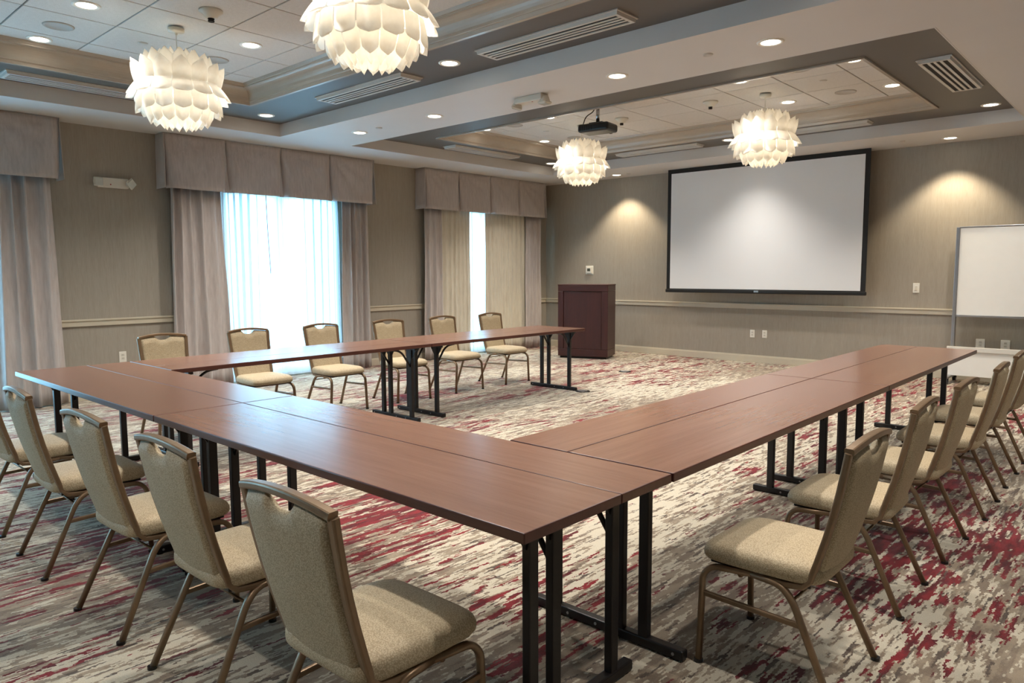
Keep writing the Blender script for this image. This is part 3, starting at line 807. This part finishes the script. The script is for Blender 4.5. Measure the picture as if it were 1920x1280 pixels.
# ------------------------------------------------------------------ drapes, sheers, valances
def curtain(name, label, cat, y0, y1, z0, z1, mat, folds, amp, x, seed, spread=0.0, nseg=None, thick=.004, sharp=.6, group=None, pool=0.0, over=0.0):
    rnd = random.Random(seed); ph = [rnd.uniform(0, 6.28) for _ in range(6)]; n = nseg or int(folds * 12)
    b = bm_new()
    def fn(u, v):
        zz = z0 + (z1 - z0) * v
        w = u + .018 * math.sin(2 * PI * (u * 1.3 + v * .4) + ph[0]) * (1 - .5 * v)
        a = 2 * PI * folds * (w + .05 * math.sin(2 * PI * u * .8 + ph[1]))
        s = math.sin(a + ph[2]); s = math.copysign(abs(s) ** sharp, s)
        am = amp * (.75 + .35 * math.sin(2 * PI * (u * 2.1) + ph[3]) + .18 * math.sin(3 * v + ph[4] + 5 * u))
        yy = y0 + (y1 - y0) * u + spread * (u - .5) * (1 - v) + (.25 * amp + over * (.6 + .5 * math.sin(7 * u + ph[4]))) * math.cos(a + ph[2]) 
        xx = x + am * s + .006 * math.sin(9 * v + 12 * u + ph[5])
        if pool > 0 and v < .06: xx += pool * (1 - v / .06) * (0.5 + .5 * math.sin(a * .5)); 
        return (xx, yy, zz)
    grid_surf(b, fn, n, 16)
    o = put(name, b, mat, None, True); solid(o, thick)
    return tag(o, label, cat, group)
XD = XL + .14
curtain('drape', 'taupe drape panel at the window farthest from the lectern, beside the emergency light', 'curtain', 1.95, 2.50, .015, 2.47, M['drape'], 4.2, .050, XD, 1, .10)
curtain('drape', 'taupe drape panel at the left side of the bright middle window', 'curtain', 3.73, 4.36, .015, 2.47, M['drape'], 5.2, .050, XD, 2, .10)
curtain('drape', 'taupe drape panel at the right side of the bright middle window', 'curtain', 6.14, 6.61, .015, 2.47, M['drape'], 4.2, .050, XD, 3, .06)
curtain('drape', 'taupe drape panel at the left side of the satin curtained window', 'curtain', 7.73, 8.10, .015, 2.47, M['drape'], 3.6, .034, XD + .005, 4, .05)
curtain('drape', 'taupe drape panel next to the room corner by the lectern', 'curtain', 10.18, 10.55, .015, 2.47, M['drape'], 3.4, .032, XD + .005, 5, .05)
curtain('drape', 'taupe drape panel at the outer side of the farthest left window', 'curtain', -.27, .30, .015, 2.47, M['drape'], 4.6, .050, XD, 6, .08)
curtain('sheer_curtain', 'white sheer curtain in the middle window on the lectern side of its wand', 'sheer curtain', 5.14, 6.17, .02, 2.52, M['sheer'], 10, .019, XL + .030, 7, 0, 300, .0, 1.0, over=.034)
curtain('sheer_curtain', 'white sheer curtain in the middle window behind the hanging wand', 'sheer curtain', 4.34, 5.20, .02, 2.52, M['sheer'], 8, .016, XL + .075, 17, 0, 260, .0, 1.0, over=.036)
curtain('sheer_curtain', 'white sheer curtain in the farthest left window', 'sheer curtain', 1.45, 1.98, .02, 2.52, M['sheer'], 6, .014, XL + .045, 8, 0, 200, .0, .8)
curtain('sheer_curtain', 'white sheer curtain in the narrow gap between champagne satin curtains', 'sheer curtain', 8.60, 9.32, .02, 2.52, M['sheer'], 6, .008, XL + .026, 9, 0, 200, .0, 1.0, over=.045)
curtain('satin_curtain', 'champagne satin curtain left of the narrow bright gap', 'curtain', 8.02, 8.78, .012, 2.54, M['satin'], 7, .013, XL + .072, 10, .03, 120, .003, .9, pool=.03)
curtain('satin_curtain', 'champagne satin curtain right of the narrow bright gap', 'curtain', 9.15, 10.26, .012, 2.54, M['satin'], 10, .013, XL + .072, 12, .02, 160, .003, .9, pool=.03)
for o in list(COL.objects):
    if o.name.startswith('sheer_curtain') and o.modifiers: o.modifiers.clear()
b = bm_new(); sweep(b, [(XL + .10, 5.00, 2.52), (XL + .10, 5.01, 2.0), (XL + .10, 5.035, 1.42)], .005, n=8)
tag(put('curtain_wand', b, M['grey'], None, True), 'thin grey curtain wand hanging before the middle window sheer', 'wand')
def valance(label, y0, y1, seed, n=4):
    rnd = random.Random(seed)
    t = thing('window_valance', label, 'valance', (XL, (y0 + y1) / 2, 2.43))
    L = y1 - y0; w = L / n; H = ZC - 2.43 - .004; dx = .235
    put('board', mbox(0.002, dx - .012, -L / 2 + .01, L / 2 - .01, H - .03, H), M['offwhite'], t)
    for i in range(n):
        ph = [rnd.uniform(0, 6.28) for _ in range(4)]; a = -L / 2 + i * w
        def fn(u, v):
            fl = (1 - v)
            y = a + .004 + (w - .008) * u - (u - .5) * .045 * fl * (fl if i else .6)
            e = min(u, 1 - u); tuck = math.exp(-(e / .045) ** 2)
            r1, th1 = math.hypot(u, 1 - v), math.atan2(1 - v, u + .02); r2_, th2 = math.hypot(1 - u, 1 - v), math.atan2(1 - v, 1.02 - u)
            env = max(0, min(1, r1 * 3)) * math.exp(-r1 * 1.3); env2 = max(0, min(1, r2_ * 3)) * math.exp(-r2_ * 1.8)
            tens = .020 * env * math.sin(15 * th1 + ph[0]) + .013 * env2 * math.sin(12 * th2 + ph[1]) + .006 * math.sin(5 * u - 4 * v + ph[2]) * fl
            x = dx + .045 * fl + tens - .085 * tuck * (.12 + .88 * fl) + .012 * math.sin(PI * u) * fl
            z = 0.0 + H * v - .006 * fl * math.sin(PI * u)
            return (x, y, z)
        b = bm_new(); grid_surf(b, fn, 28, 14); solid(put('pleat_panel', b, M['valance'], t, True), .006)
        if i:
            b = bm_new(); box(b, dx - .032, dx - .026, a - .05, a + .05, 0.0, H - .002); put('pleat_backing', b, M['valance'], t)
    for s in (-1, 1):
        def fn2(u, v):
            fl = 1 - v
            return ((dx + .02 * fl) * u, s * (L / 2 + .012 * fl + .008 * math.sin(PI * u) * fl), H * v)
        b = bm_new(); grid_surf(b, fn2, 8, 8); solid(put('return_panel', b, M['valance'], t, True), .006)
    return t
valance('taupe pleated valance over the window farthest from the lectern', -.38, 2.585, 21)
valance('taupe pleated valance over the bright middle window', 3.66, 6.67, 22)
valance('taupe pleated valance over the satin curtained window by the lectern', 7.66, 10.62, 23)

# ------------------------------------------------------------------ attach the lamps to their fittings
bpy.context.view_layer.update()
for o, r in ALL_LAMPS:
    mw = o.matrix_world.copy(); o.parent = r; o.matrix_parent_inverse = r.matrix_world.inverted(); o.matrix_world = mw
